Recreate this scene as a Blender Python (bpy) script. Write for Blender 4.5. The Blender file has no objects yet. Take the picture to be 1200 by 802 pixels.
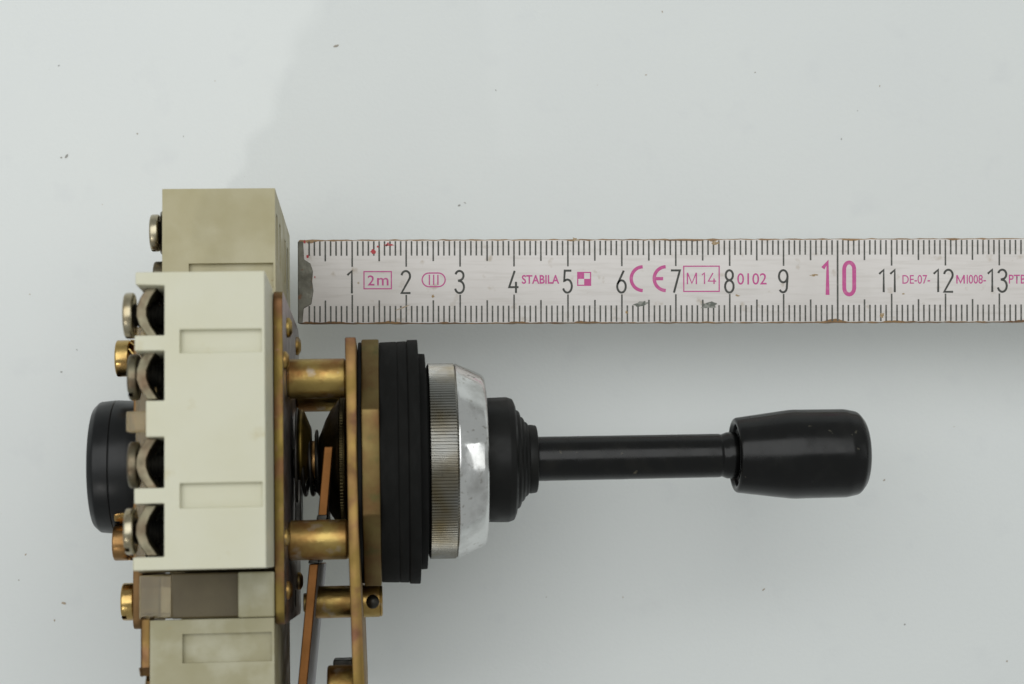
import bpy, bmesh, math, random
from mathutils import Vector, Matrix
PI = math.pi
MM = 0.001
random.seed(7)
sc = bpy.context.scene
COL = sc.collection

# ------------------------------------------------------------------ camera
cam_d = bpy.data.cameras.new('camera')
cam = bpy.data.objects.new('camera', cam_d); COL.objects.link(cam)
cam.location = (0, 0, 0.352)
cam_d.sensor_width = 36.0
cam_d.lens = 36.0*2063/1200
cam_d.clip_start = 0.01; cam_d.clip_end = 50
cam_d.dof.use_dof = True
cam_d.dof.focus_distance = 0.322
cam_d.dof.aperture_fstop = 30
sc.camera = cam

# ------------------------------------------------------------------ world and lamps
wd = bpy.data.worlds.new('World'); sc.world = wd; wd.use_nodes = True
bg = wd.node_tree.nodes['Background']
bg.inputs['Color'].default_value = (0.96, 1.0, 0.98, 1)
bg.inputs['Strength'].default_value = 0.39

def area(name, loc, target, sx, sy, power, color):
    l = bpy.data.lights.new(name, 'AREA'); l.shape = 'RECTANGLE'; l.size = sx; l.size_y = sy
    l.energy = power; l.color = color
    o = bpy.data.objects.new(name, l); COL.objects.link(o)
    o.location = loc
    o.rotation_euler = (Vector(target)-Vector(loc)).to_track_quat('-Z', 'Y').to_euler()
    return o
area('window_light', (-0.09, 0.28, 0.80), (-0.05, 0.08, 0.0), 1.0, 0.64, 4.15, (0.985, 1.0, 0.995))
area('left_fill_light', (-1.00, 0.22, 0.75), (0, 0, 0.0), 0.80, 0.60, 0.6, (0.985, 1.0, 0.995))  # added soft fill, brightens the board beneath the ruler
area('side_window_light', (1.08, 0.14, 0.80), (0, 0, 0.03), 0.62, 0.20, 0.48, (0.98, 1.0, 0.995))
# a shaded desk lamp low on the left: its narrow beam throws the block's shadow up the board
sl = bpy.data.lights.new('desk_lamp_light', 'SPOT'); sl.energy = 3.5; sl.color = (1.0, 0.985, 0.95)
sl.spot_size = math.radians(9.0); sl.spot_blend = 0.6; sl.shadow_soft_size = 0.030
slo = bpy.data.objects.new('desk_lamp_light', sl); COL.objects.link(slo)
slo.location = (-0.295, -0.50, 0.75)
slo.rotation_euler = (Vector((-0.080, 0.046, 0))-slo.location).to_track_quat('-Z', 'Y').to_euler()

sc.view_settings.view_transform = 'Standard'
sc.view_settings.look = 'None'
sc.view_settings.exposure = -0.05
sc.view_settings.gamma = 1.0
sc.cycles.use_denoising = True
sc.cycles.max_bounces = 10

# ------------------------------------------------------------------ materials
def mat(name, col, rough=0.5, metal=0.0, var=None, vscale=200, vlo=0.4, vhi=0.65, bump=0.0, bscale=800,
        spec=None, spots=None, sscale=300, slo=0.62, shi=0.7, rvar=0.0, trans=0.0, coat=0.0, sss=0.0, ior=None, detail=4,
        stretch=None):
    m = bpy.data.materials.new(name); m.use_nodes = True
    nt = m.node_tree; N = nt.nodes; Lk = nt.links
    b = N['Principled BSDF']
    b.inputs['Roughness'].default_value = rough
    b.inputs['Metallic'].default_value = metal
    if trans: b.inputs['Transmission Weight'].default_value = trans
    if coat: b.inputs['Coat Weight'].default_value = coat; b.inputs['Coat Roughness'].default_value = 0.1
    if spec is not None: b.inputs['Specular IOR Level'].default_value = spec
    if ior: b.inputs['IOR'].default_value = ior
    if sss:
        b.inputs['Subsurface Weight'].default_value = sss
        b.inputs['Subsurface Radius'].default_value = (1, 0.9, 0.7)
        b.inputs['Subsurface Scale'].default_value = 0.0015
    tc = N.new('ShaderNodeTexCoord'); src = tc.outputs['Object']
    if stretch:
        mp = N.new('ShaderNodeMapping'); mp.inputs['Scale'].default_value = stretch
        Lk.new(src, mp.inputs['Vector']); src = mp.outputs['Vector']
    def noise(scale, det=detail):
        n = N.new('ShaderNodeTexNoise'); n.inputs['Scale'].default_value = scale; n.inputs['Detail'].default_value = det
        Lk.new(src, n.inputs['Vector']); return n
    def ramp(fac, lo, hi):
        r = N.new('ShaderNodeMapRange'); r.inputs['From Min'].default_value = lo; r.inputs['From Max'].default_value = hi
        Lk.new(fac, r.inputs['Value']); return r.outputs['Result']
    cur = None
    def mix(fac, c2):
        nonlocal cur
        x = N.new('ShaderNodeMix'); x.data_type = 'RGBA'
        Lk.new(fac, x.inputs['Factor'])
        if cur is None: x.inputs[6].default_value = (*col, 1)
        else: Lk.new(cur, x.inputs[6])
        x.inputs[7].default_value = (*c2, 1)
        cur = x.outputs[2]
    b.inputs['Base Color'].default_value = (*col, 1)
    if var is not None:
        n = noise(vscale); mix(ramp(n.outputs['Fac'], vlo, vhi), var)
    if spots is not None:
        n = noise(sscale, 6); mix(ramp(n.outputs['Fac'], slo, shi), spots)
    if cur is not None: Lk.new(cur, b.inputs['Base Color'])
    if rvar:
        n = noise(vscale*1.7, 5); r = N.new('ShaderNodeMapRange')
        r.inputs['From Min'].default_value = 0.35; r.inputs['From Max'].default_value = 0.68
        r.inputs['To Min'].default_value = max(0.02, rough-rvar); r.inputs['To Max'].default_value = min(1, rough+rvar)
        Lk.new(n.outputs['Fac'], r.inputs['Value']); Lk.new(r.outputs['Result'], b.inputs['Roughness'])
    if bump:
        n = noise(bscale, 5); bp = N.new('ShaderNodeBump'); bp.inputs['Strength'].default_value = bump
        bp.inputs['Distance'].default_value = 0.0002
        Lk.new(n.outputs['Fac'], bp.inputs['Height']); Lk.new(bp.outputs['Normal'], b.inputs['Normal'])
    return m

M = {}
M['board'] = mat('white_board', (0.747, 0.770, 0.760), 0.55, var=(0.734, 0.757, 0.751), vscale=28, vlo=0.35, vhi=0.7, bump=0.22, bscale=1300,
                 spots=(0.712, 0.734, 0.732), sscale=120, slo=0.60, shi=0.78)
M['white'] = mat('ivory_white_plastic', (0.625, 0.61, 0.475), 0.42, var=(0.60, 0.58, 0.43), vscale=90, vlo=0.4, vhi=0.75,
                 spots=(0.56, 0.52, 0.35), sscale=210, slo=0.655, shi=0.76, bump=0.08, bscale=900, sss=0.12)
M['beige'] = mat('aged_beige_plastic', (0.395, 0.35, 0.20), 0.48, var=(0.47, 0.43, 0.28), vscale=110, vlo=0.45, vhi=0.75,
                 spots=(0.30, 0.22, 0.11), sscale=330, slo=0.71, shi=0.76, bump=0.15, bscale=700, rvar=0.12)
M['beige_shaded'] = mat('shaded_beige_plastic', (0.34, 0.31, 0.185), 0.45, var=(0.47, 0.45, 0.33), vscale=140, vlo=0.45, vhi=0.72,
                  spots=(0.38, 0.30, 0.16), sscale=240, slo=0.68, shi=0.76, bump=0.15, bscale=600, rvar=0.15)  # darker copy of the beige: the overhang's shade is in the colour
M['zinc'] = mat('yellow_passivated_steel', (0.42, 0.30, 0.10), 0.42, 1.0, var=(0.29, 0.15, 0.05), vscale=200, vlo=0.42, vhi=0.64,
                spots=(0.46, 0.37, 0.27), sscale=330, slo=0.58, shi=0.70, bump=0.22, bscale=1500, rvar=0.12)
M['zinc_pink'] = mat('pinkish_passivated_steel', (0.25, 0.15, 0.06), 0.5, 1.0, var=(0.24, 0.16, 0.05), vscale=150, vlo=0.42, vhi=0.6,
                     spots=(0.17, 0.085, 0.05), sscale=230, slo=0.52, shi=0.68, bump=0.12, bscale=1500, rvar=0.1)
M['zinc_olive'] = mat('olive_passivated_steel', (0.22, 0.155, 0.045), 0.5, 1.0, var=(0.20, 0.105, 0.05), vscale=190, vlo=0.45, vhi=0.62,
                      spots=(0.27, 0.15, 0.10), sscale=600, slo=0.63, shi=0.74,
                      bump=0.12, bscale=1500, rvar=0.1)
M['rear_brown'] = mat('brown_rear_steel', (0.17, 0.10, 0.045), 0.5, 1.0, var=(0.22, 0.13, 0.06), vscale=200, vlo=0.42, vhi=0.7, bump=0.12, bscale=1500)
M['nut'] = mat('yellow_brass_nut', (0.185, 0.14, 0.055), 0.48, 1.0, var=(0.14, 0.08, 0.035), vscale=150, vlo=0.4, vhi=0.66,
               spots=(0.11, 0.10, 0.04), sscale=240, slo=0.56, shi=0.70, bump=0.1, bscale=1500, rvar=0.1)
M['gold'] = mat('gold_screw_metal', (0.50, 0.35, 0.13), 0.30, 1.0, var=(0.32, 0.19, 0.07), vscale=320, vlo=0.42, vhi=0.7, bump=0.15, bscale=1600, rvar=0.12)
M['bronze'] = mat('brown_bronze_screw', (0.36, 0.21, 0.085), 0.36, 1.0, var=(0.24, 0.13, 0.05), vscale=320, vlo=0.42, vhi=0.7, bump=0.15, bscale=1600, rvar=0.12)
M['silver'] = mat('nickel_screw_metal', (0.43, 0.385, 0.28), 0.27, 1.0, var=(0.33, 0.26, 0.15), vscale=300, vlo=0.4, vhi=0.7, bump=0.1, bscale=1600, rvar=0.1)
M['clamp'] = mat('dull_clamp_steel', (0.19, 0.172, 0.118), 0.45, 1.0, var=(0.14, 0.10, 0.065), vscale=330, vlo=0.42, vhi=0.68, bump=0.15, bscale=1700, rvar=0.12)
M['plate_grey'] = mat('greyish_plate_steel', (0.40, 0.365, 0.355), 0.42, 1.0, var=(0.33, 0.285, 0.29), vscale=260, vlo=0.4, vhi=0.7, bump=0.15, bscale=1300, rvar=0.12)
M['plate_pale'] = mat('pale_grey_plate', (0.42, 0.41, 0.42), 0.6, 0.35, var=(0.34, 0.325, 0.34), vscale=300, vlo=0.4, vhi=0.65, bump=0.15, bscale=1300)
M['copper'] = mat('copper_brown_strip', (0.24, 0.105, 0.035), 0.5, 1.0, var=(0.18, 0.08, 0.025), vscale=200, vlo=0.4, vhi=0.7, bump=0.12, bscale=1500)
M['cam'] = mat('dark_olive_cam', (0.22, 0.155, 0.04), 0.5, 1.0, var=(0.04, 0.03, 0.015), vscale=150, vlo=0.45, vhi=0.6, bump=0.12, bscale=1500)
M['cup'] = mat('dark_bronze_cup', (0.085, 0.068, 0.03), 0.42, 1.0, var=(0.04, 0.032, 0.016), vscale=200, vlo=0.42, vhi=0.62, bump=0.15, bscale=900, rvar=0.1)
M['steel_dark'] = mat('oily_dark_steel', (0.05, 0.047, 0.04), 0.42, 0.8, var=(0.018, 0.018, 0.016), vscale=300, vlo=0.4, vhi=0.65, rvar=0.15)
M['chrome'] = mat('polished_chrome', (0.74, 0.74, 0.73), 0.13, 1.0, var=(0.52, 0.515, 0.50), vscale=240, vlo=0.50, vhi=0.70,
                  spots=(0.30, 0.28, 0.24), sscale=900, slo=0.60, shi=0.76, bump=0.10, bscale=330, rvar=0.09)
M['knurl'] = mat('worn_knurled_chrome', (0.27, 0.268, 0.25), 0.30, 1.0, var=(0.19, 0.155, 0.09), vscale=120, vlo=0.42, vhi=0.7, rvar=0.1)
M['rubber'] = mat('black_rubber', (0.0065, 0.0065, 0.006), 0.78, spec=0.15, var=(0.010, 0.010, 0.0095), vscale=260, vlo=0.45, vhi=0.75, bump=0.15, bscale=900, stretch=(3, 1, 1))
M['boot'] = mat('black_boot_rubber', (0.006, 0.006, 0.0055), 0.46, spec=0.2, var=(0.010, 0.010, 0.0085), vscale=200, vlo=0.45, vhi=0.75, bump=0.08, bscale=700, rvar=0.08)
M['bakelite'] = mat('glossy_black_plastic', (0.003, 0.003, 0.003), 0.23, spec=0.30, var=(0.007, 0.007, 0.0065), vscale=220, vlo=0.5, vhi=0.75,
                    spots=(0.06, 0.055, 0.04), sscale=620, slo=0.70, shi=0.75, bump=0.03, bscale=350, rvar=0.06)
M['rod'] = mat('black_rod_plastic', (0.003, 0.003, 0.003), 0.24, spec=0.30, var=(0.008, 0.0075, 0.006), vscale=240, vlo=0.5, vhi=0.75,
               spots=(0.07, 0.06, 0.04), sscale=500, slo=0.70, shi=0.76, bump=0.03, bscale=400, rvar=0.06)
M['cap'] = mat('satin_black_cap', (0.005, 0.0055, 0.006), 0.34, spec=0.3, var=(0.012, 0.0125, 0.013), vscale=160, vlo=0.45, vhi=0.75, bump=0.04, bscale=500, rvar=0.06)
M['clear'] = mat('clear_brownish_plastic', (0.62, 0.50, 0.28), 0.12, trans=0.75, ior=1.4, var=(0.44, 0.32, 0.16), vscale=180, vlo=0.4, vhi=0.7)
M['carrier'] = mat('smoky_brown_plastic', (0.15, 0.118, 0.058), 0.5, var=(0.11, 0.083, 0.04), vscale=120, vlo=0.4, vhi=0.7)
M['dark_hole'] = mat('recess_shade_black', (0.02, 0.019, 0.017), 0.6)  # near-black colour standing in for shade inside notches and plate hole
M['dust'] = mat('dust_grime', (0.34, 0.34, 0.32), 0.9, var=(0.45, 0.37, 0.28), vscale=60, vlo=0.45, vhi=0.55)
M['tick'] = mat('grey_black_print', (0.085, 0.085, 0.075), 0.7, var=(0.20, 0.20, 0.18), vscale=900, vlo=0.5, vhi=0.8)
M['digit'] = mat('black_print', (0.055, 0.057, 0.050), 0.7, var=(0.12, 0.12, 0.11), vscale=1100, vlo=0.5, vhi=0.8)
M['pink'] = mat('magenta_print', (0.55, 0.085, 0.28), 0.6, var=(0.60, 0.20, 0.36), vscale=1100, vlo=0.52, vhi=0.8)
M['red'] = mat('red_paint_fleck', (0.48, 0.05, 0.06), 0.6)
M['smudge'] = mat('grey_smudge', (0.14, 0.15, 0.13), 0.8, var=(0.3, 0.3, 0.27), vscale=1400, vlo=0.45, vhi=0.6)
M['stain'] = mat('brown_stain', (0.36, 0.25, 0.13), 0.8, var=(0.5, 0.42, 0.32), vscale=1500, vlo=0.45, vhi=0.6)
M['cap_steel'] = mat('worn_grey_end_steel', (0.19, 0.185, 0.155), 0.5, 0.85, var=(0.12, 0.115, 0.095), vscale=420, vlo=0.4, vhi=0.66,
                     spots=(0.18, 0.09, 0.05), sscale=500, slo=0.62, shi=0.70, bump=0.2, bscale=1500, rvar=0.1)

def leaf_material():
    """Painted wood: off-white paint, worn through to brown wood along the long edges."""
    m = bpy.data.materials.new('worn_white_painted_wood'); m.use_nodes = True
    nt = m.node_tree; N = nt.nodes; Lk = nt.links; b = N['Principled BSDF']
    b.inputs['Roughness'].default_value = 0.5
    tc = N.new('ShaderNodeTexCoord'); sp = N.new('ShaderNodeSeparateXYZ'); Lk.new(tc.outputs['Object'], sp.inputs[0])
    def math_(op, a, b_=None):
        n = N.new('ShaderNodeMath'); n.operation = op
        for i, v in enumerate((a, b_)):
            if v is None: continue
            if isinstance(v, (int, float)): n.inputs[i].default_value = v
            else: Lk.new(v, n.inputs[i])
        return n.outputs[0]
    def noise(scale, det, vec=None):
        n = N.new('ShaderNodeTexNoise'); n.inputs['Scale'].default_value = scale; n.inputs['Detail'].default_value = det
        Lk.new(vec if vec else tc.outputs['Object'], n.inputs['Vector']); return n.outputs['Fac']
    ay = math_('ABSOLUTE', sp.outputs['Y'])
    d = math_('SUBTRACT', 0.00783, ay)                     # metres to the long edge
    n1 = noise(170, 5); n2 = noise(520, 3)
    w = math_('ADD', math_('MULTIPLY', math_('POWER', n1, 3.0), 0.0028), math_('MULTIPLY', n2, 0.00022))
    w = math_('MAXIMUM', math_('SUBTRACT', w, 0.00034), math_('MULTIPLY', n2, 0.00042))
    worn = math_('LESS_THAN', d, w)
    mpg = N.new('ShaderNodeMapping'); mpg.inputs['Scale'].default_value = (0.08, 1, 1); Lk.new(tc.outputs['Object'], mpg.inputs[0])
    grain = noise(1500, 4, mpg.outputs[0])
    def cmix(f, a, c):
        x = N.new('ShaderNodeMix'); x.data_type = 'RGBA'
        Lk.new(f, x.inputs['Factor'])
        for i, v in ((6, a), (7, c)):
            if isinstance(v, tuple): x.inputs[i].default_value = (*v, 1)
            else: Lk.new(v, x.inputs[i])
        return x.outputs[2]
    def rng(f, lo, hi):
        r = N.new('ShaderNodeMapRange'); r.inputs[1].default_value = lo; r.inputs[2].default_value = hi; Lk.new(f, r.inputs[0]); return r.outputs[0]
    wood = cmix(rng(grain, 0.35, 0.7), (0.36, 0.22, 0.10), (0.16, 0.085, 0.04))
    paint = cmix(rng(noise(90, 5), 0.4, 0.72), (0.73, 0.69, 0.665), (0.67, 0.63, 0.60))
    paint = cmix(rng(noise(330, 6), 0.62, 0.76), paint, (0.47, 0.40, 0.32))
    paint = cmix(math_('MULTIPLY', rng(grain, 0.48, 0.75), 0.5), paint, (0.55, 0.51, 0.47))
    Lk.new(cmix(worn, paint, wood), b.inputs['Base Color'])
    bp = N.new('ShaderNodeBump'); bp.inputs['Strength'].default_value = 0.25; bp.inputs['Distance'].default_value = 0.0001
    Lk.new(math_('SUBTRACT', grain, math_('MULTIPLY', worn, 0.8)), bp.inputs['Height']); Lk.new(bp.outputs['Normal'], b.inputs['Normal'])
    return m
M['leaf'] = leaf_material()

# ------------------------------------------------------------------ helpers (all lengths in mm)
def link(name, me, m=None, parent=None):
    o = bpy.data.objects.new(name, me); COL.objects.link(o)
    if m is not None and not me.materials: me.materials.append(m if not isinstance(m, str) else M[m])
    if parent is not None: o.parent = parent
    return o
def finish(bm, name, m, parent=None, smooth=30):
    bmesh.ops.recalc_face_normals(bm, faces=bm.faces)
    bmesh.ops.scale(bm, vec=(MM, MM, MM), verts=bm.verts)
    me = bpy.data.meshes.new(name); bm.to_mesh(me); bm.free()
    if smooth:
        for p in me.polygons: p.use_smooth = True
        me.set_sharp_from_angle(angle=math.radians(smooth))
    return link(name, me, m, parent)
def bevel(bm, w, seg=2, ang=25):
    es = [e for e in bm.edges if len(e.link_faces) == 2 and e.calc_face_angle(0) > math.radians(ang)]
    if w > 0 and es:
        bmesh.ops.bevel(bm, geom=es, offset=w, segments=seg, affect='EDGES', profile=0.5, clamp_overlap=True)
def box_bm(x0, x1, y0, y1, z0, z1):
    bm = bmesh.new()
    bmesh.ops.create_cube(bm, size=1.0)
    for v in bm.verts:
        v.co = Vector(((x0+x1)/2+v.co.x*(x1-x0), (y0+y1)/2+v.co.y*(y1-y0), (z0+z1)/2+v.co.z*(z1-z0)))
    return bm
def box(name, m, parent, x0, x1, y0, y1, z0, z1, bw=0.2, seg=2):
    bm = box_bm(x0, x1, y0, y1, z0, z1); bevel(bm, bw, seg)
    o = finish(bm, name, m, parent)
    for p in o.data.polygons: p.use_smooth = p.area < 2.2e-6
    return o
def prism_bm(pts, z0, z1, plane='xy'):
    """polygon in a plane, extruded along the third axis"""
    bm = bmesh.new()
    def P(a, b, c):
        return (a, b, c) if plane == 'xy' else ((c, a, b) if plane == 'yz' else (a, c, b))
    lo = [bm.verts.new(P(a, b, z0)) for a, b in pts]; hi = [bm.verts.new(P(a, b, z1)) for a, b in pts]
    bm.faces.new(lo[::-1]); bm.faces.new(hi); n = len(pts)
    for i in range(n): bm.faces.new((lo[i], lo[(i+1) % n], hi[(i+1) % n], hi[i]))
    bmesh.ops.recalc_face_normals(bm, faces=bm.faces)
    return bm
def lathe_bm(prof, seg=64, c=(0, 0), rfun=None):
    """profile of (x, r) turned about the x axis through y,z = c"""
    bm = bmesh.new(); rings = []
    for x, r in prof:
        if r < 1e-6: rings.append([bm.verts.new((x, c[0], c[1]))]); continue
        rings.append([bm.verts.new((x, c[0]+r*math.cos(2*PI*k/seg), c[1]+r*math.sin(2*PI*k/seg))) for k in range(seg)])
    for a, b in zip(rings, rings[1:]):
        for k in range(seg):
            k2 = (k+1) % seg
            if len(a) == 1 and len(b) == 1: continue
            if len(a) == 1: bm.faces.new((a[0], b[k], b[k2]))
            elif len(b) == 1: bm.faces.new((a[k], a[k2], b[0]))
            else: bm.faces.new((a[k], a[k2], b[k2], b[k]))
    return bm
def rnd(prof, r=0.4, n=4):
    """round the inner corners of a lathe profile"""
    out = [prof[0]]
    for i in range(1, len(prof)-1):
        p, a, b = Vector(prof[i]), Vector(prof[i-1]), Vector(prof[i+1])
        la, lb = (a-p).length, (b-p).length
        if la < 1e-6 or lb < 1e-6: out.append(prof[i]); continue
        rr = min(r, la*0.48, lb*0.48)
        s = p+(a-p)/la*rr; e = p+(b-p)/lb*rr
        for k in range(n+1):
            t = k/n; q = s*(1-t)**2+p*2*t*(1-t)+e*t*t; out.append((q.x, q.y))
    out.append(prof[-1]); return out
def lathe(name, m, parent, prof, seg=64, c=(0, 0), r=0.3, n=3, smooth=35):
    return finish(lathe_bm(rnd(prof, r, n) if r else prof, seg, c), name, m, parent, smooth)
def cut(bm_a, cutters, name, m, parent, bw=0.3, seg=2):
    """boolean difference baked to a mesh, edges rounded"""
    bmesh.ops.scale(bm_a, vec=(MM,)*3, verts=bm_a.verts)
    me = bpy.data.meshes.new(name); bm_a.to_mesh(me); bm_a.free()
    o = link(name, me)
    tmp = []
    for cb in cutters:
        bmesh.ops.recalc_face_normals(cb, faces=cb.faces)
        bmesh.ops.scale(cb, vec=(MM,)*3, verts=cb.verts)
        cm = bpy.data.meshes.new('cutter'); cb.to_mesh(cm); cb.free()
        co = link('cutter', cm); tmp.append(co)
        md = o.modifiers.new('b', 'BOOLEAN'); md.operation = 'DIFFERENCE'; md.solver = 'EXACT'; md.object = co
    bv = o.modifiers.new('bev', 'BEVEL'); bv.width = bw*MM; bv.segments = seg; bv.limit_method = 'ANGLE'; bv.angle_limit = math.radians(30)
    bpy.context.view_layer.update()
    dg = bpy.context.evaluated_depsgraph_get()
    nm = bpy.data.meshes.new_from_object(o.evaluated_get(dg))
    o.modifiers.clear(); o.data = nm; bpy.data.meshes.remove(me); nm.name = name
    for co in tmp:
        d = co.data; bpy.data.objects.remove(co); bpy.data.meshes.remove(d)
    nm.set_sharp_from_angle(angle=math.radians(30))
    for p in nm.polygons: p.use_smooth = p.area < 2.2e-6
    nm.materials.clear(); nm.materials.append(M[m]); o.parent = parent
    return o
def tag(o, label=None, cat=None, kind=None, group=None):
    if label: o['label'] = label
    if cat: o['category'] = cat
    if kind: o['kind'] = kind
    if group: o['group'] = group
    return o

# ------------------------------------------------------------------ the surface
bm = bmesh.new()
bmesh.ops.create_grid(bm, x_segments=2, y_segments=2, size=900)
tabletop = finish(bm, 'tabletop', 'board', smooth=0)
tag(tabletop, 'white board surface under the switch and the ruler', 'tabletop', 'structure')

# ------------------------------------------------------------------ the joystick switch
ez = Vector((145, 247, 2063)).normalized()
ex = Vector((1, 0.014, 0)); ex.z = -(ex.x*ez.x+ex.y*ez.y)/ez.z; ex.normalize()
ey = ez.cross(ex)
sw = bpy.data.objects.new('joystick_switch', None); COL.objects.link(sw)
sw.empty_display_size = 0.02
SW_Z = 45.0
mw = Matrix(((ex.x, ey.x, ez.x, -28.0*MM), (ex.y, ey.y, ez.y, -21.0*MM), (ex.z, ey.z, ez.z, SW_Z*MM), (0, 0, 0, 1)))
sw.matrix_world = mw
tag(sw, 'joystick switch with chrome ring, black lever knob and ivory contact blocks lying on its side', 'joystick')

# local frame of the switch: x along the lever, y towards the top of the picture, z away from the board
# -- front mounting plate
def rrect(a0, a1, b0, b1, r, n=5):
    pts = []
    for cx, cy, s in ((a1-r, b1-r, 0), (a0+r, b1-r, 1), (a0+r, b0+r, 2), (a1-r, b0+r, 3)):
        for k in range(n+1):
            t = (s+k/n)*PI/2; pts.append((cx+r*math.cos(t), cy+r*math.sin(t)))
    return pts
bm = prism_bm(rrect(-26.7, 26.7, -26, 26, 2.2), -11.75, -10.2, 'yz'); bevel(bm, 0.22, 2, 40)
plate = finish(bm, 'mounting_plate', 'zinc_olive', sw)
me = plate.data; me.materials.append(M['plate_grey'])
for p in me.polygons:
    if p.normal.x > 0.9: p.material_index = 1
def rivet(parent, x, y, z, r, h, m='zinc', name='rivet'):
    return lathe(name, m, parent, [(x-0.3, 0), (x-0.3, r), (x+h*0.5, r), (x+h, r*0.55), (x+h, 0)], 20, (y, z), 0.2)
for y, z, r in ((22.0, 14.4, 1.7), (22.4, -15.5, 1.7), (15.4, 24.3, 1.5), (-21.4, 20.6, 1.5), (-20.5, -16, 1.6), (16.2, -22.5, 1.5), (-13.0, 24.2, 1.4)):
    rivet(plate, -10.2, y, z, r, 0.9, 'zinc')
lathe('hole_shade_ring', 'dark_hole', plate, [(-10.6, 0), (-10.6, 1.5), (-10.12, 1.5), (-10.12, 1.0), (-10.4, 0.9), (-10.4, 0)], 20, (-23.4, -6.1), 0)  # black ring on the plate stands in for the dark of a hole

# -- rear plate and its bolts
bm = prism_bm(rrect(-27.5, 21.0, -22, 9, 1.6), -36.3, -34.7, 'yz'); bevel(bm, 0.2, 2, 40)
rear = finish(bm, 'rear_plate', 'rear_brown', sw)
def bolt(parent, x_face, y, z, r, h, m, washer=True):
    """slotted cheese head on the left of x_face, with a toothed lock washer under it"""
    x1 = x_face-(1.0 if washer else 0.05)
    bmb = lathe_bm(rnd([(x1, 0), (x1, r), (x1-h, r), (x1-h, 0)], 0.35, 3), 40, (y, z))
    slot = box_bm(x1-h-1, x1-h+0.9, y-r-1, y+r+1, z-0.45, z+0.45)
    rot = Matrix.Rotation(random.uniform(-0.7, 0.7), 4, 'X'); c = Vector((0, y, z))
    for v in slot.verts: v.co = rot @ (v.co-c) + c
    b = cut(bmb, [slot], 'bolt', m, parent, 0.08, 1)
    if washer:
        bw = bmesh.new(); n = 11
        ri, ro = r*0.55, r*1.02
        for k in range(n):
            a0 = 2*PI*k/n; a1 = a0+2*PI/n*0.62; tw = 0.42
            vs = []
            for a, dx in ((a0, -tw), (a1, tw)):
                for rr in (ri, ro):
                    for th in (-0.16, 0.16):
                        vs.append(bw.verts.new((x1+0.5+dx+th, y+rr*math.cos(a), z+rr*math.sin(a))))
            for q in ((0, 1, 3, 2), (4, 6, 7, 5), (0, 4, 5, 1), (2, 3, 7, 6), (0, 2, 6, 4), (1, 5, 7, 3)):
                bw.faces.new([vs[i] for i in q])
        finish(bw, 'lock_washer', m, b, 0)
        lathe('shank', m, b, [(x1+0.05, 0), (x1+0.05, r*0.55), (x_face+0.3, r*0.55), (x_face+0.3, 0)], 20, (y, z), 0)
    return b
bolt(rear, -36.35, 18.3, 4.6, 3.15, 2.4, 'gold')
bolt(rear, -36.35, -7.2, 5.2, 2.9, 2.4, 'gold')
bolt(rear, -36.35, -13.1, 5.4, 3.0, 2.6, 'bronze')
bolt(rear, -36.35, -23.0, 4.6, 3.15, 2.2, 'gold', False)
bolt(rear, -36.35, 12.0, -14.0, 3.05, 2.1, 'gold')

# -- contact blocks, laid round the lever axis like a pinwheel
def terminal(parent, x, t, o, m, r=3.55, vx=-31.6, spin=0.0):
    """screw with head on the left, V-bent clamp strip and threaded shank; (t, o) in the block's own frame"""
    prof = [(x, 0), (x, r), (x-1.5, r), (x-1.5, 0)]
    bmb = lathe_bm(rnd(prof, 0.4, 3), 40, (t, o))
    slot = box_bm(x-2.5, x-0.7, t-r-1, t+r+1, o-0.45, o+0.45)
    rot = Matrix.Rotation(random.uniform(-0.7, 0.7)+spin, 4, 'X'); c = Vector((0, t, o))
    for v in slot.verts: v.co = rot @ (v.co-c) + c
    s = cut(bmb, [slot], 'terminal_screw', m, parent, 0.08, 1)
    # bent clamp
    h = 3.75
    poly = [(vx+1.7, t+h), (vx+0.75, t+2.2), (vx+0.25, t+0.8), (vx+0.2, t-0.6), (vx+0.7, t-2.0), (vx+1.9, t-h),
            (vx+3.5, t-h), (vx+2.25, t-1.9), (vx+1.75, t-0.5), (vx+1.75, t+0.7), (vx+2.3, t+2.1), (vx+3.35, t+h)]
    bmc = prism_bm(poly, o-3.6, o+3.5); bevel(bmc, 0.12, 1, 50)
    finish(bmc, 'wire_clamp', 'clamp', parent, 28)
    # thread
    pr = [(x+0.01, 0)]; xx = x+0.02
    pr.append((xx, 1.7))
    while xx < -24.5:
        pr += [(xx, 1.95), (xx+0.35, 1.55)]; xx += 0.7
    pr.append((xx, 0))
    finish(lathe_bm(pr, 24, (t, o)), 'screw_thread', 'steel_dark', parent, 50)
    return s

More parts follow.
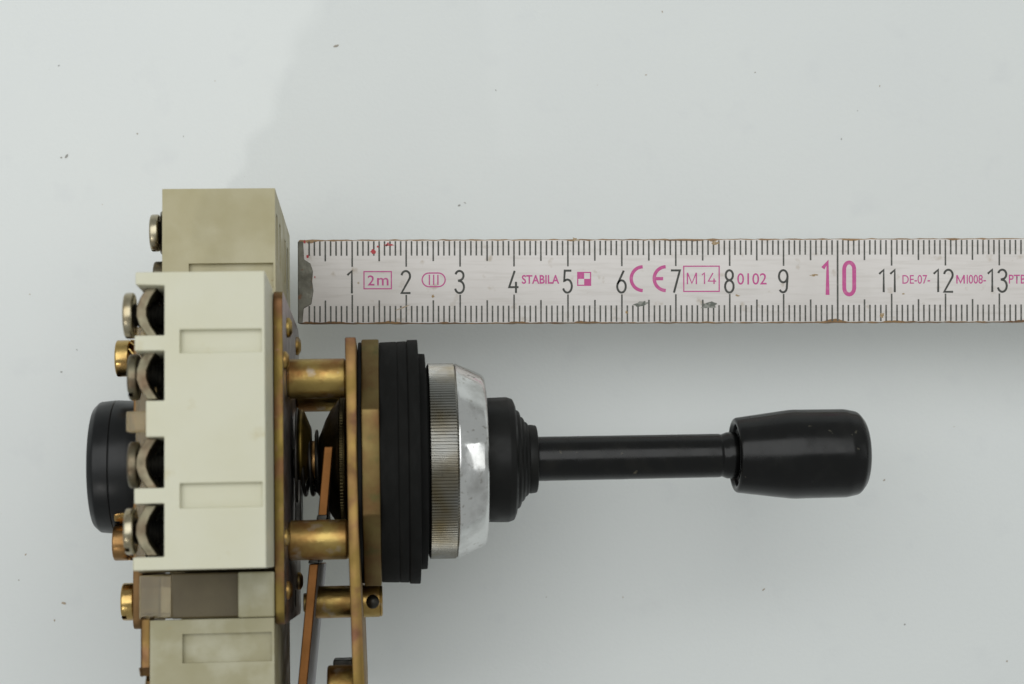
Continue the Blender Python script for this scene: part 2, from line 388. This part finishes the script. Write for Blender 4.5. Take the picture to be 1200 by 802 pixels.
def contact_block(k, m, slots, terms, label):
    ang = k*PI/2
    e = None
    outline = [(-11.85, -17.6), (-11.85, 26.9), (-31.1, 26.9), (-31.1, 25.0), (-26.8, 24.85), (-26.8, 17.3), (-31.2, 17.3), (-31.2, 15.0),
               (-26.8, 15.0), (-26.8, 7.5), (-29.5, 7.5), (-29.5, 2.1), (-26.8, 2.1), (-26.8, -5.5), (-31.2, -5.5), (-31.2, -7.75),
               (-26.8, -7.75), (-26.8, -15.65), (-31.35 if not slots else -30.45, -15.65), (-31.35 if not slots else -30.45, -17.6)]
    bmb = prism_bm(outline, 25.5, 45.1 if slots else 44.0)
    cs = [box_bm(-24.5, -12.35, 14.6, 18.1, 42.9, 46), box_bm(-24.5, -12.35, -8.55, -4.9, 42.9, 46),
          box_bm(-33, -26.75, -14.0 if k == -1 else -19, 24.0 if k == 1 else 29, 24, 33.0), box_bm(-26.1, -12.2, 26.0, 29, 27.7, 32.2), box_bm(-26.1, -12.2, -19, -16.6, 28.2, 32.5)]
    for tt in ((-12.5, -4.0, 11.5, 20.0) if slots else ()):
        cs.append(box_bm(-16.5, -10, tt-1.7, tt+1.7, 33.5, 41.5))
    b = cut(bmb, cs, 'contact_block', m, sw, 0.7 if k % 2 else 0.38, 3)
    b['label'] = label
    # inner foot screwed to the mounting plate, contact carrier and clear cover
    box('mounting_foot', m, b, -17.5, -11.8, -17.2, 26.6, 18.3, 25.45, 0.3)
    box('contact_carrier', 'carrier', b, -28.3, -17.55, -16.5, 23.0, 18.3, 25.47, 0.3)
    box('terminal_cover', 'clear', b, -33.6, -28.35, -16.0, 21.0, 18.5, 25.46, 0.25)
    for x, t, mm in terms: terminal(b, x, t, 38.7 if slots else 37.4, mm, 3.15 if slots else 3.55, spin=abs(k % 2)*PI/2)
    box('notch_shade_panel', 'dark_hole', b, -26.9, -26.6, -15.6, 24.8, 26, 40.5, 0)  # black sheet added over the notch wall to paint in its shade
    b.rotation_euler = (ang, 0, 0)
    return b
W = contact_block(0, 'white', False, [(-32.05, 21.2, 'silver'), (-31.35, 11.7, 'clamp'), (-31.3, -1.7, 'clamp'), (-31.8, -11.7, 'silver')],
                  'ivory white contact block nearest the viewer')
U = contact_block(-1, 'beige', True, [(-31.5, -12.0, 'silver'), (-30.8, -1.7, 'silver'), (-30.8, 11.7, 'silver'), (-30.8, 21.2, 'silver')],
                  'aged beige contact block at the top')
D = contact_block(1, 'beige_shaded', False, [(-30.8, -11.7, 'silver'), (-30.8, -1.7, 'silver'), (-30.8, 11.7, 'silver'), (-30.8, 21.2, 'silver')],
                  'beige contact block at the bottom edge, coloured darker for its shade')
B = contact_block(2, 'white', False, [(-31.3, 11.7, 'silver'), (-31.3, -1.7, 'silver')], 'contact block underneath, against the board')
# extra screw low on the top block and the metal side strip of the bottom block
s = lathe('fixing_screw', 'clamp', U, [(-30.5, 0), (-30.5, 3.2), (-32.4, 3.2), (-32.4, 0)], 40, (-12.0, 30.6), 0.4)
bm = prism_bm([(25.3, 20.5), (25.3, 25.2), (33.0, 25.2), (34.0, 24.2), (34.0, 20.5)], -32.7, -31.3, 'yz')
for v in bm.verts: v.co = Vector((v.co.x, v.co.z, v.co.y))
bevel(bm, 0.3, 2, 40); finish(bm, 'side_strip', 'zinc_pink', D)
# clear peg on the middle lug of the ivory block
box('clear_peg', 'clear', W, -33.2, -29.6, 3.3, 6.4, 35.5, 38.6, 0.2)

# -- dark inner housing between the blocks
box('inner_housing', 'carrier', sw, -34.4, -12.2, -18.2, 18.2, -17.0, 17.0, 0.4)
# -- rear cap
cap = lathe('rear_cap', 'cap', sw, [(-34.0, 0), (-34.0, 10.9), (-37.3, 11.35), (-40.1, 11.5), (-40.2, 11.35), (-40.35, 11.5), (-42.9, 11.25), (-43.9, 10.3), (-44.1, 9.0), (-44.1, 0)], 96, (0, 0), 0.25)

# -- standoffs
for y in (-13.4, 13.4):
    for z in (-14, 14):
        lathe('standoff', 'zinc', sw, [(-10.15, 0), (-10.15, 3.0), (-9.9, 3.0), (-9.9, 3.3), (-0.65, 3.3), (-0.65, 3.0), (-0.5, 3.0), (-0.5, 0)], 48, (y, z), 0.15)

# -- inner mechanism
lathe('centre_shaft', 'steel_dark', sw, [(-10.1, 0), (-10.1, 2.6), (-0.6, 2.6), (-0.6, 0)], 32, (0, 0), 0.2)
lathe('spring_cup', 'cup', sw, [(-5.6, 2.7), (-5.6, 4.4), (-5.2, 5.3), (-4.4, 7.4), (-3.4, 9.3), (-2.4, 10.6), (-1.6, 11.3), (-0.95, 11.3), (-0.75, 11.0), (-0.75, 2.7)], 72, (0, 0), 0.2)
# toothed brass rim of the cup
bm = bmesh.new(); rings = []
for x, dr in ((-2.0, -0.45), (-1.75, 0.0), (-1.25, 0.0), (-1.15, -0.3)):
    rr = []
    for k in range(480):
        r = 11.6+dr-(0.0 if k % 4 < 2 else 0.12); a = 2*PI*k/480
        rr.append(bm.verts.new((x, r*math.cos(a), r*math.sin(a))))
    rings.append(rr)
for p, q in zip(rings, rings[1:]):
    for k in range(480): bm.faces.new((p[k], p[(k+1) % 480], q[(k+1) % 480], q[k]))
finish(bm, 'cup_rim', 'cup', sw, 20)
lathe('thin_disc', 'steel_dark', sw, [(-9.45, 0), (-9.45, 8.9), (-9.3, 9.1), (-9.0, 9.0), (-9.0, 0)], 64, (0.6, 0), 0.1)
lathe('cam_disc', 'cam', sw, [(-8.95, 0), (-8.95, 6.6), (-8.5, 6.8), (-8.1, 6.5), (-6.9, 3.6), (-6.85, 3.0), (-6.85, 0)], 64, (2.6, 0), 0.2)
lathe('shaft_bush', 'bronze', sw, [(-6.8, 2.6), (-6.8, 3.9), (-5.2, 3.9), (-5.0, 3.7), (-5.0, 2.6)], 48, (0, 0), 0.2)
lathe('shaft_collar', 'steel_dark', sw, [(-6.2, 2.6), (-6.2, 5.3), (-5.95, 5.6), (-5.7, 5.4), (-5.7, 2.6)], 48, (0.3, 0), 0.15)
box('stop_bracket', 'steel_dark', sw, -9.6, -8.6, -10.2, -3.0, -3, 5.0, 0.2)
def tube(name, m, parent, pts, r, seg=10):
    bm = bmesh.new(); rings = []
    for i, p in enumerate(pts):
        t = (pts[min(i+1, len(pts)-1)]-pts[max(i-1, 0)]).normalized()
        u = t.cross(Vector((1, 0, 0.01))).normalized(); v = t.cross(u)
        rings.append([bm.verts.new(p+(u*math.cos(2*PI*k/seg)+v*math.sin(2*PI*k/seg))*r) for k in range(seg)])
    for a, b in zip(rings, rings[1:]):
        for k in range(seg): bm.faces.new((a[k], a[(k+1) % seg], b[(k+1) % seg], b[k]))
    bm.faces.new(rings[0][::-1]); bm.faces.new(rings[-1])
    return finish(bm, name, m, parent, 50)
tube('coil_spring', 'steel_dark', sw, [Vector((-8.6+4.2*i/140, -0.3+5.2*math.cos(i/140*2*PI*3.3), 5.2*math.sin(i/140*2*PI*3.3))) for i in range(141)], 0.33)
# copper strip leaning across the gap
def strip(path, th, z0, z1, name, m, parent, m2=None):
    L_ = [(x-th/2, y) for x, y in path]; R_ = [(x+th/2, y) for x, y in path]
    bm = prism_bm(L_+R_[::-1], z0, z1); bevel(bm, 0.15, 1, 50)
    o = finish(bm, name, m, parent)
    if m2:
        o.data.materials.append(M[m2])
        for p in o.data.polygons:
            if p.normal.x > 0.8: p.material_index = 1
    return o
lev = strip([(-3.6, 2.2), (-4.75, -9.6), (-6.2, -17.2)], 1.5, -6.5, 10.6, 'return_lever', 'copper', sw, 'plate_grey')
strip([(-4.7, -9.2), (-6.3, -17.3)], 1.75, -6.0, 10.75, 'oily_shaded_stretch', 'steel_dark', lev)  # added dark sleeve: shade and oil of the lever's middle as colour
strip([(-6.25, -17.35), (-8.9, -43)], 1.55, -29, 10.5, 'lever_plate', 'copper', lev, 'plate_pale')

# -- front bracket with nut, gaskets and pin
front = [(-0.45, 19.6), (1.35, 19.6), (1.45, -12), (2.15, -37), (2.15, -44), (0.3, -44), (0.2, -37), (-0.3, -12)]
bm = prism_bm(front, -19.5, 19.8); bevel(bm, 0.25, 2, 40)
bracket = finish(bm, 'front_bracket', 'zinc_pink', sw)
lathe('pivot_barrel', 'zinc', bracket, [(-4.2, 0), (-4.2, 4.4), (0.4, 4.4), (0.4, 0)], 40, (-38.6, 9), 0.5)
box('barrel_tab', 'steel_dark', bracket, -3.4, 0.0, -40, -33.6, -2, 5, 0.3)
lathe('thin_gasket', 'rubber', sw, [(1.45, 0), (1.45, 20.9), (2.05, 20.9), (2.05, 0)], 72, (0, 0), 0.15)
oct_ = []
for k in range(8):
    a = PI/8+k*PI/4+math.radians(3); oct_.append((20.9/math.cos(PI/8)*math.cos(a), 20.9/math.cos(PI/8)*math.sin(a)))
bm = prism_bm(oct_, 2.1, 5.05, 'yz'); bevel(bm, 0.3, 2, 20); finish(bm, 'clamping_nut', 'nut', sw, 20)
gk = lathe('rubber_gasket', 'rubber', sw, [(5.07, 0), (5.07, 20.85), (8.0, 20.95), (8.1, 20.8), (8.2, 20.95), (9.7, 21.0), (9.78, 20.85), (9.9, 21.2), (11.7, 21.25), (11.7, 0)], 96, (0, 0), 0.15, 2)
lathe('inner_gasket', 'rubber', sw, [(11.6, 0), (11.6, 18.8), (12.95, 18.75), (12.95, 16.3), (13.4, 16.3), (13.4, 0)], 96, (0, 0), 0.15)
lever_pin = lathe('lever_pin', 'zinc', sw, [(-8.5, 0), (-8.5, 1.6), (-7.7, 1.6), (-7.7, 2.75), (4.6, 2.75), (4.6, 2.6), (4.75, 2.6), (4.75, 2.75), (5.1, 2.5), (5.1, 0)], 48, (-24.0, 0), 0.15)
bm = bmesh.new(); bmesh.ops.create_uvsphere(bm, u_segments=24, v_segments=14, radius=1.25)
for v in bm.verts: v.co += Vector((3.4, -24.05, 2.2))
finish(bm, 'locking_ball', 'steel_dark', lever_pin, 60)

# -- chrome clamp ring: knurled band and polished cone
bm = bmesh.new(); NT = 186; rings = []
for x, dr in ((13.3, -0.45), (13.55, -0.02), (17.9, -0.02), (18.1, -0.35)):
    ring = []
    for k in range(NT*4):
        ph = k % 4; r = 17.05+dr+(0.0 if ph in (0, 1) else -0.23)
        a = 2*PI*(k+(0.12 if ph == 1 else -0.12 if ph == 0 else 0))/(NT*4)
        ring.append(bm.verts.new((x, r*math.cos(a), r*math.sin(a))))
    rings.append(ring)
for a, b in zip(rings, rings[1:]):
    n = len(a)
    for k in range(n): bm.faces.new((a[k], a[(k+1) % n], b[(k+1) % n], b[k]))
bm.faces.new(rings[0][::-1]); bm.faces.new(rings[-1])
ring = finish(bm, 'clamp_ring', 'knurl', sw, 20)
lathe('polished_cone', 'chrome', ring, [(18.0, 0), (18.0, 16.75), (18.3, 17.05), (22.7, 15.05), (23.25, 14.6), (23.35, 13.9), (23.35, 11.2), (23.2, 11.2), (23.2, 0)], 128, (0, 0), 0.3)

# -- rubber boot, rod and knob
lathe('rubber_boot', 'boot', sw, [(23.2, 0), (23.2, 10.85), (27.2, 10.95), (28.2, 10.6), (28.6, 9.7), (28.65, 8.7), (29.15, 8.6), (29.45, 8.2), (29.5, 7.5), (29.9, 7.4), (30.2, 7.0), (30.25, 6.6),
      (30.6, 6.5), (30.85, 6.25), (30.9, 5.95), (31.2, 6.05), (32.3, 5.9), (32.45, 5.5), (32.45, 3.9), (32.0, 3.9), (32.0, 0)], 96, (0, 0), 0.18)
lever = lathe('lever_rod', 'rod', sw, [(31.6, 0), (31.6, 3.9), (64.8, 3.85), (65.2, 3.7), (66.2, 4.1), (67.9, 4.1), (67.9, 0)], 72, (0, 0), 0.3)
knob = lathe('knob', 'bakelite', sw, [(69.0, 0), (69.0, 5.2), (67.8, 5.4), (67.5, 5.9), (67.65, 6.45), (68.0, 6.65), (77.3, 7.85), (78.2, 7.9), (87.4, 7.85), (89.6, 7.4), (90.7, 6.1), (91.15, 4.0), (91.3, 2), (91.35, 0)], 96, (0, 0), 0.5, 4)

# ------------------------------------------------------------------ the folding ruler
# the first leaf is swung open and reaches left; the folded rest carries it beyond the right edge of the picture
RW = 15.66; TH = 3.2; NL = 8; RZ = TH*NL
rul = bpy.data.objects.new('folding_ruler', None); COL.objects.link(rul); rul.empty_display_size = 0.02
K = 6.333                                    # photo pixels per mm on the ruler's top face
dR = 352-RZ
rul.location = ((349.6-600)*dR/2063*MM, (401-330.6)*dR/2063*MM, 0)
rul.rotation_euler = (0, 0, math.radians(0.13))
tag(rul, 'folded white wooden ruler with black and magenta numerals and a worn metal end', 'ruler')
LEN = 232.0
bm = box_bm(0.0, LEN, -RW/2, RW/2, 0, TH-0.06)
# jagged long edges, as worn wood has
bmesh.ops.subdivide_edges(bm, edges=[e for e in bm.edges if abs((e.verts[0].co-e.verts[1].co).x) > 1], cuts=180, use_grid_fill=True)
bevel(bm, 0.35, 2, 40)
for v in bm.verts:
    if abs(v.co.y) > RW/2-0.3:
        v.co.y += 0.10*math.sin(v.co.x*1.7+v.co.z)*math.sin(v.co.x*0.43)*(1 if v.co.y > 0 else -1)
leaf = finish(bm, 'leaf', 'leaf', rul, 40); leaf.location.x = (LEN-14)*MM
for k in range(1, NL):
    l2 = leaf.copy(); COL.objects.link(l2); l2.parent = rul
    l2.location = ((LEN-14)*MM+(0.6 if k % 2 else 0.0)*MM, random.uniform(-0.12, 0.12)*MM, k*TH*MM)
    top = l2
top.location = (0, 0, (NL-1)*TH*MM)
TZ = RZ-0.06                                  # height of the top face
lathe_z = bmesh.new(); bmesh.ops.create_cone(lathe_z, cap_ends=True, segments=32, radius1=4.2, radius2=3.9, depth=0.5)
for v in lathe_z.verts: v.co += Vector((LEN-7, 0, RZ+0.15))
finish(lathe_z, 'hinge_rivet', 'cap_steel', rul)
# end cap
def flat(polys, z, name, m, parent):
    bm = bmesh.new()
    for pts in polys:
        vs = [bm.verts.new((x, y, z)) for x, y in pts]
        f = bm.faces.new(vs)
    o = finish(bm, name, m, parent, 0)
    return o
def rp(px, py): return ((px-349.6)/K, (330.6-py)/K)
capo = [rp(349.0, 283), rp(355.5, 283), rp(356.5, 304), rp(364, 309), rp(367, 318), rp(366, 330), rp(367.5, 341), rp(365, 357), rp(356, 362), rp(354.5, 379.5), rp(349.0, 379.5)]
bm = prism_bm(capo, RZ-TH+0.1, TZ+0.10); bevel(bm, 0.12, 1, 50)
finish(bm, 'end_cap', 'cap_steel', rul)
# scale marks
Z1 = TZ+0.02
def quad(x, y0, y1, w): return [(x-w/2, y0), (x+w/2, y0), (x+w/2, y1), (x-w/2, y1)]
marks = []
for i in range(1, 225):
    x = i*1.0
    jt = random.uniform(-0.02, 0.02)
    w = 0.30 if i % 10 else 0.30
    if i in (1,): w = 0.2
    if i % 100 == 0:
        marks.append(quad(x, -RW/2+0.35, RW/2-0.35, 0.33)); continue
    if i % 10 == 0: a, b = 313, 346
    elif i % 5 == 0: a, b = 306.5, 352.5
    else: a, b = 300, 359
    if i >= 2:
        marks.append(quad(x+jt, rp(0, a)[1], RW/2-0.32, w))
        marks.append(quad(x+jt, -RW/2+0.32, rp(0, b)[1], w))
flat(marks, Z1, 'scale_marks', 'tick', top).location = (0, 0, 0)

def arc(cx, cy, rx, ry, a0, a1, n=14):
    return [(cx+rx*math.cos(math.radians(a0+(a1-a0)*k/n)), cy+ry*math.sin(math.radians(a0+(a1-a0)*k/n))) for k in range(n+1)]
# narrow numerals as pen strokes in a box 0.46 wide, 1 high
GL = {
 '0': [arc(.23, .77, .20, .20, 0, 180)+arc(.23, .23, .20, .20, 180, 360)+[(.43, .77)]],
 '1': [[(.06, .80), (.27, .97), (.27, .02)]],
 '2': [arc(.23, .75, .20, .22, 170, -30)+[(.03, .03), (.45, .03)]],
 '3': [arc(.22, .77, .19, .20, 165, -80)+[(.15, .55)], [(.15, .55)]+arc(.22, .28, .21, .255, 85, -165, 16)],
 '4': [[(.46, .27), (.02, .27), (.28, .97), (.28, .97)], [(.34, .50), (.34, .02)]],
 '5': [[(.41, .97), (.10, .97), (.07, .53)]+arc(.22, .31, .21, .28, 125, -160, 16)],
 '6': [[(.34, .97), (.10, .50)]+arc(.23, .29, .20, .26, 160, 520, 24)],
 '7': [[(.02, .97), (.44, .97), (.16, .02)]],
 '8': [arc(.23, .76, .17, .21, 0, 360, 20), arc(.23, .28, .20, .26, 0, 360, 22)],
 '9': [arc(.23, .71, .20, .26, -20, 340, 24), [(.43, .71), (.43, .64), (.40, .30)]+arc(.22, .25, .18, .225, 0, -150, 10)],
}
def ribbon(bm, pts, w, z):
    pts = [Vector((*p, 0)) for p in pts]; q = [pts[0]]
    for p in pts[1:]:
        if (p-q[-1]).length > 1e-4: q.append(p)
    L_, R_ = [], []
    for i, p in enumerate(q):
        d1 = (q[i]-q[i-1]).normalized() if i else None
        d2 = (q[i+1]-q[i]).normalized() if i < len(q)-1 else None
        if d1 is None: d1 = d2
        if d2 is None: d2 = d1
        n1 = Vector((-d1.y, d1.x, 0)); n2 = Vector((-d2.y, d2.x, 0)); n = (n1+n2)
        if n.length < 0.3: n = n1.copy(); s = 1
        else:
            n.normalize(); s = min(1.6, 1/max(0.3, n.dot(n1)))
        L_.append(bm.verts.new((p.x+n.x*w/2*s, p.y+n.y*w/2*s, z))); R_.append(bm.verts.new((p.x-n.x*w/2*s, p.y-n.y*w/2*s, z)))
    for i in range(len(q)-1):
        bm.faces.new((R_[i], R_[i+1], L_[i+1], L_[i]))
def numeral(txt, pxc, pyc, hpx, wpx, gap, stroke, m, z=Z1):
    """wpx: digit width, gap: advance between digits (photo pixels)"""
    bm = bmesh.new(); x0 = pxc-(len(txt)-1)*gap/2
    for i, ch in enumerate(txt):
        for j, st in enumerate(GL[ch]):
            pts = [rp(x0+i*gap+(a-.23)/.46*wpx, pyc+hpx/2-b*hpx) for a, b in st]
            ribbon(bm, pts, stroke, z+0.002*j)
    o = finish(bm, 'numeral', m, top, 0)
    return o
for k in range(1, 10):
    numeral(str(k), 349.6+63.33*k-(0.5 if k != 1 else 1.5), 331, 27.5, 11.5, 0, 0.39, 'digit')
numeral('11', 1042.5, 331, 27.5, 11.5, 13, 0.39, 'digit')
numeral('12', 1106.5, 331, 27.5, 11.5, 13, 0.39, 'digit')
numeral('13', 1170, 331, 27.5, 11.5, 13, 0.39, 'digit')
numeral('14', 1234, 331, 27.5, 11.5, 13, 0.39, 'digit')
numeral('1', 970, 328, 40, 12, 0, 0.72, 'pink')
numeral('0', 996.5, 328, 40, 13.5, 0, 0.72, 'pink')
for k in range(15, 20): numeral(str(k), 349.6+63.33*k, 331, 27.5, 11.5, 13, 0.39, 'digit')

def text(txt, x0, x1, y0, y1, bold=0.0, m='pink', name='lettering'):
    """text fitted to the photo-pixel box of the ruler's print"""
    cu = bpy.data.curves.new('t', 'FONT'); cu.body = txt; cu.size = 1.0; cu.offset = bold; cu.resolution_u = 4
    to = bpy.data.objects.new('t', cu); COL.objects.link(to)
    bpy.context.view_layer.update()
    me = bpy.data.meshes.new_from_object(to.evaluated_get(bpy.context.evaluated_depsgraph_get()))
    bpy.data.objects.remove(to); bpy.data.curves.remove(cu)
    xs = [v.co.x for v in me.vertices]; ys = [v.co.y for v in me.vertices]
    (ax, ay), (bx, by) = rp(x0, y1), rp(x1, y0)
    for v in me.vertices:
        v.co = Vector(((ax+(v.co.x-min(xs))/(max(xs)-min(xs))*(bx-ax))*MM, (ay+(v.co.y-min(ys))/(max(ys)-min(ys))*(by-ay))*MM, Z1*MM))
    me.materials.clear(); me.name = name
    return link(name, me, m, top)
def frame(x0, x1, y0, y1, t=0.22, name='printed_frame'):
    (ax, ay), (bx, by) = rp(x0, y1), rp(x1, y0)
    return flat([[(ax, ay), (bx, ay), (bx, ay+t), (ax, ay+t)], [(ax, by-t), (bx, by-t), (bx, by), (ax, by)],
                 [(ax, ay+t), (ax+t, ay+t), (ax+t, by-t), (ax, by-t)], [(bx-t, ay+t), (bx, ay+t), (bx, by-t), (bx-t, by-t)]], Z1, name, 'pink', top)
frame(426, 459.5, 318, 339.5); text('2', 431, 439, 323, 335, 0.01); text('m', 442, 455.5, 326, 335, 0.01)
def strokes(name, sts, w, m='pink'):
    bm = bmesh.new()
    for j, st in enumerate(sts): ribbon(bm, st, w, Z1+0.002*j)
    return finish(bm, name, m, top, 0)
def letter_M(x0, x1, y0, y1):
    return [[rp(x0, y1), rp(x0, y0)], [rp(x0, y0), rp((x0+x1)/2, y1-1), rp(x1, y0)], [rp(x1, y0), rp(x1, y1)]]
cxL, cxR, cy = 503, 514, 328.5
st = [rp(cxL+8*math.cos(math.radians(a)), cy-8*math.sin(math.radians(a))) for a in range(90, 271, 15)] + \
     [rp(cxR+8*math.cos(math.radians(a)), cy-8*math.sin(math.radians(a))) for a in range(270, 451, 15)]
st.append(st[0])
strokes('class_mark', [st]+[[rp(x, 322.5), rp(x, 334.5)] for x in (503.5, 508.5, 513.5)], 0.24)
text('STABILA', 612, 656, 323, 333.5, 0.022)
frame(677, 693.5, 319.5, 336)
a0, b0 = rp(677.3, 335.7); a1, b1 = rp(693.2, 319.8); am, bmid = (a0+a1)/2, (b0+b1)/2
bm = bmesh.new()
for q in ([(a0, bmid), (am, bmid), (am, b1), (a0, b1)], [(am, b0), (a1, b0), (a1, bmid), (am, bmid)]):
    bm.faces.new([bm.verts.new((x, y, Z1+0.003)) for x, y in q])
finish(bm, 'checker_mark', 'pink', top, 0)
for cx0, e in ((754.5, 0), (781.5, 1)):
    sts = [[rp(cx0+14.3*math.cos(math.radians(a))*0.98, 327.7-14.0*math.sin(math.radians(a))) for a in range(92, 269, 8)]]
    if e: sts.append([rp(cx0-13, 327.7), rp(cx0-3.5, 327.7)])
    strokes('conformity_mark', sts, 0.62)
frame(801.5, 844.5, 312.5, 343.5); strokes('lettering', letter_M(806.5, 817, 320.8, 334.3), 0.24); numeral('1', 826, 327.6, 13.6, 6.5, 0, 0.24, 'pink'); numeral('4', 835.5, 327.6, 13.6, 9.5, 0, 0.24, 'pink')
text('0102', 865, 899.5, 321.5, 335, 0.006)
text('DE-07-', 1059, 1091.5, 324, 334.5, 0.006)
strokes('lettering', letter_M(1123, 1131.5, 324.3, 334.3), 0.26); text('I008-', 1134.5, 1157, 324, 334.5, 0.008)
text('PTB', 1184, 1204, 324, 334.5, 0.008)
# flecks and smudges on the print
def blob_pts(px, py, rx, ry, n=14, jag=0.35, rot=0):
    out = []
    for k in range(n):
        a = 2*PI*k/n; s = 1+random.uniform(-jag, jag)
        dx, dy = rx*s*math.cos(a), ry*s*math.sin(a); c, s_ = math.cos(rot), math.sin(rot)
        out.append(rp(px+dx*c-dy*s_, py+dx*s_+dy*c))
    return out
def fleck(px, py, rx, ry, m, name='paint_fleck', rot=0, jag=0.35):
    flat([blob_pts(px, py, rx, ry, 14, jag, rot)], Z1+0.012, name, m, top)
fleck(437.5, 295.5, 3.2, 3.0, 'red'); fleck(443, 289.5, 1.2, 1.2, 'red'); fleck(457, 287.5, 5.0, 0.8, 'red', jag=0.5); fleck(454, 287, 1.0, 3, 'red', rot=0.5)
fleck(360.5, 300.5, 1.6, 1.9, 'red'); fleck(359, 355.5, 1.2, 1.0, 'red'); fleck(369, 325, 0.8, 1.2, 'red'); fleck(357, 283.5, 1.2, 2.0, 'red')
fleck(753, 357.5, 9.5, 4.0, 'smudge', 'smudge', -0.25, 0.5); fleck(833, 359, 9.5, 3.6, 'smudge', 'smudge', -0.1, 0.35)
fleck(507.5, 347.5, 1.6, 1.8, 'stain', 'stain'); fleck(420, 332, 1.3, 1.2, 'stain', 'stain'); fleck(735, 367, 1.4, 2.2, 'stain', 'stain')
fleck(866, 348, 2.8, 1.0, 'stain', 'stain', 0.3, 0.5); fleck(955, 324, 4, 1.0, 'stain', 'stain', 0, 0.6); fleck(470, 362, 9, 0.6, 'stain', 'stain', -0.4, 0.6)
fleck(1035, 371, 2.6, 3.0, 'stain', 'stain', 0.3); fleck(1060, 346, 1.4, 1.0, 'stain', 'stain'); fleck(840, 286, 5, 2.4, 'stain', 'stain', 0.2, 0.5); fleck(675, 281.5, 4, 1.8, 'stain', 'stain', 0.2, 0.5)
for o in [c for c in top.children]: o.location = (0, 0, -(NL-1)*TH*MM)

# ------------------------------------------------------------------ dust on the board
def on_board(px, py): return ((px-600)*352/2063, (401-py)*352/2063)
bm = bmesh.new()
specks = [(394, 54, .62), (78, 183, .6), (72, 185, .4), (161, 157, .35), (69, 77, .3), (757, 88, .25), (1031, 101, .3), (986, 163, .35), (581, 106, .25), (885, 85, .22),
          (776, 14, .3), (72, 436, .28), (90, 410, .3), (30, 650, .3), (75, 707, .55), (64, 727, .5), (22, 680, .28), (895, 691, .4), (1060, 732, .3), (1180, 775, .35), (1036, 563, .4),
          (252, 95, .22), (215, 160, .22), (538, 241, .4), (545, 238, .3), (700, 100, .15), (730, 700, .2), (1005, 130, .2), (640, 700, .18), (1118, 500, .2), (35, 345, .25), (120, 240, .2)]
for i in range(40): specks.append((random.uniform(0, 1200), random.uniform(0, 802), random.uniform(.04, .09)))
for px, py, r in specks:
    x, y = on_board(px, py)
    g = bmesh.ops.create_icosphere(bm, subdivisions=1, radius=r*0.68)
    sx, sy, an = random.uniform(.7, 1.5), random.uniform(.5, .9), random.uniform(0, PI)
    for v in g['verts']:
        c = v.co*random.uniform(.65, 1.2); a, b = c.x*sx, c.y*sy
        v.co = Vector((x+a*math.cos(an)-b*math.sin(an), y+a*math.sin(an)+b*math.cos(an), 0.02+abs(c.z)*0.35))
d = finish(bm, 'dust_specks', 'dust', None, 0)
tag(d, 'tiny dark dust specks scattered over the white board', 'dust', 'stuff')

bpy.context.view_layer.update()
lo = 1e9
for o in bpy.data.objects:
    if o.type == 'MESH':
        r = o
        while r.parent: r = r.parent
        if r is sw: lo = min(lo, min((o.matrix_world @ v.co).z for v in o.data.vertices))
print('lowest point of switch mm', lo/MM)
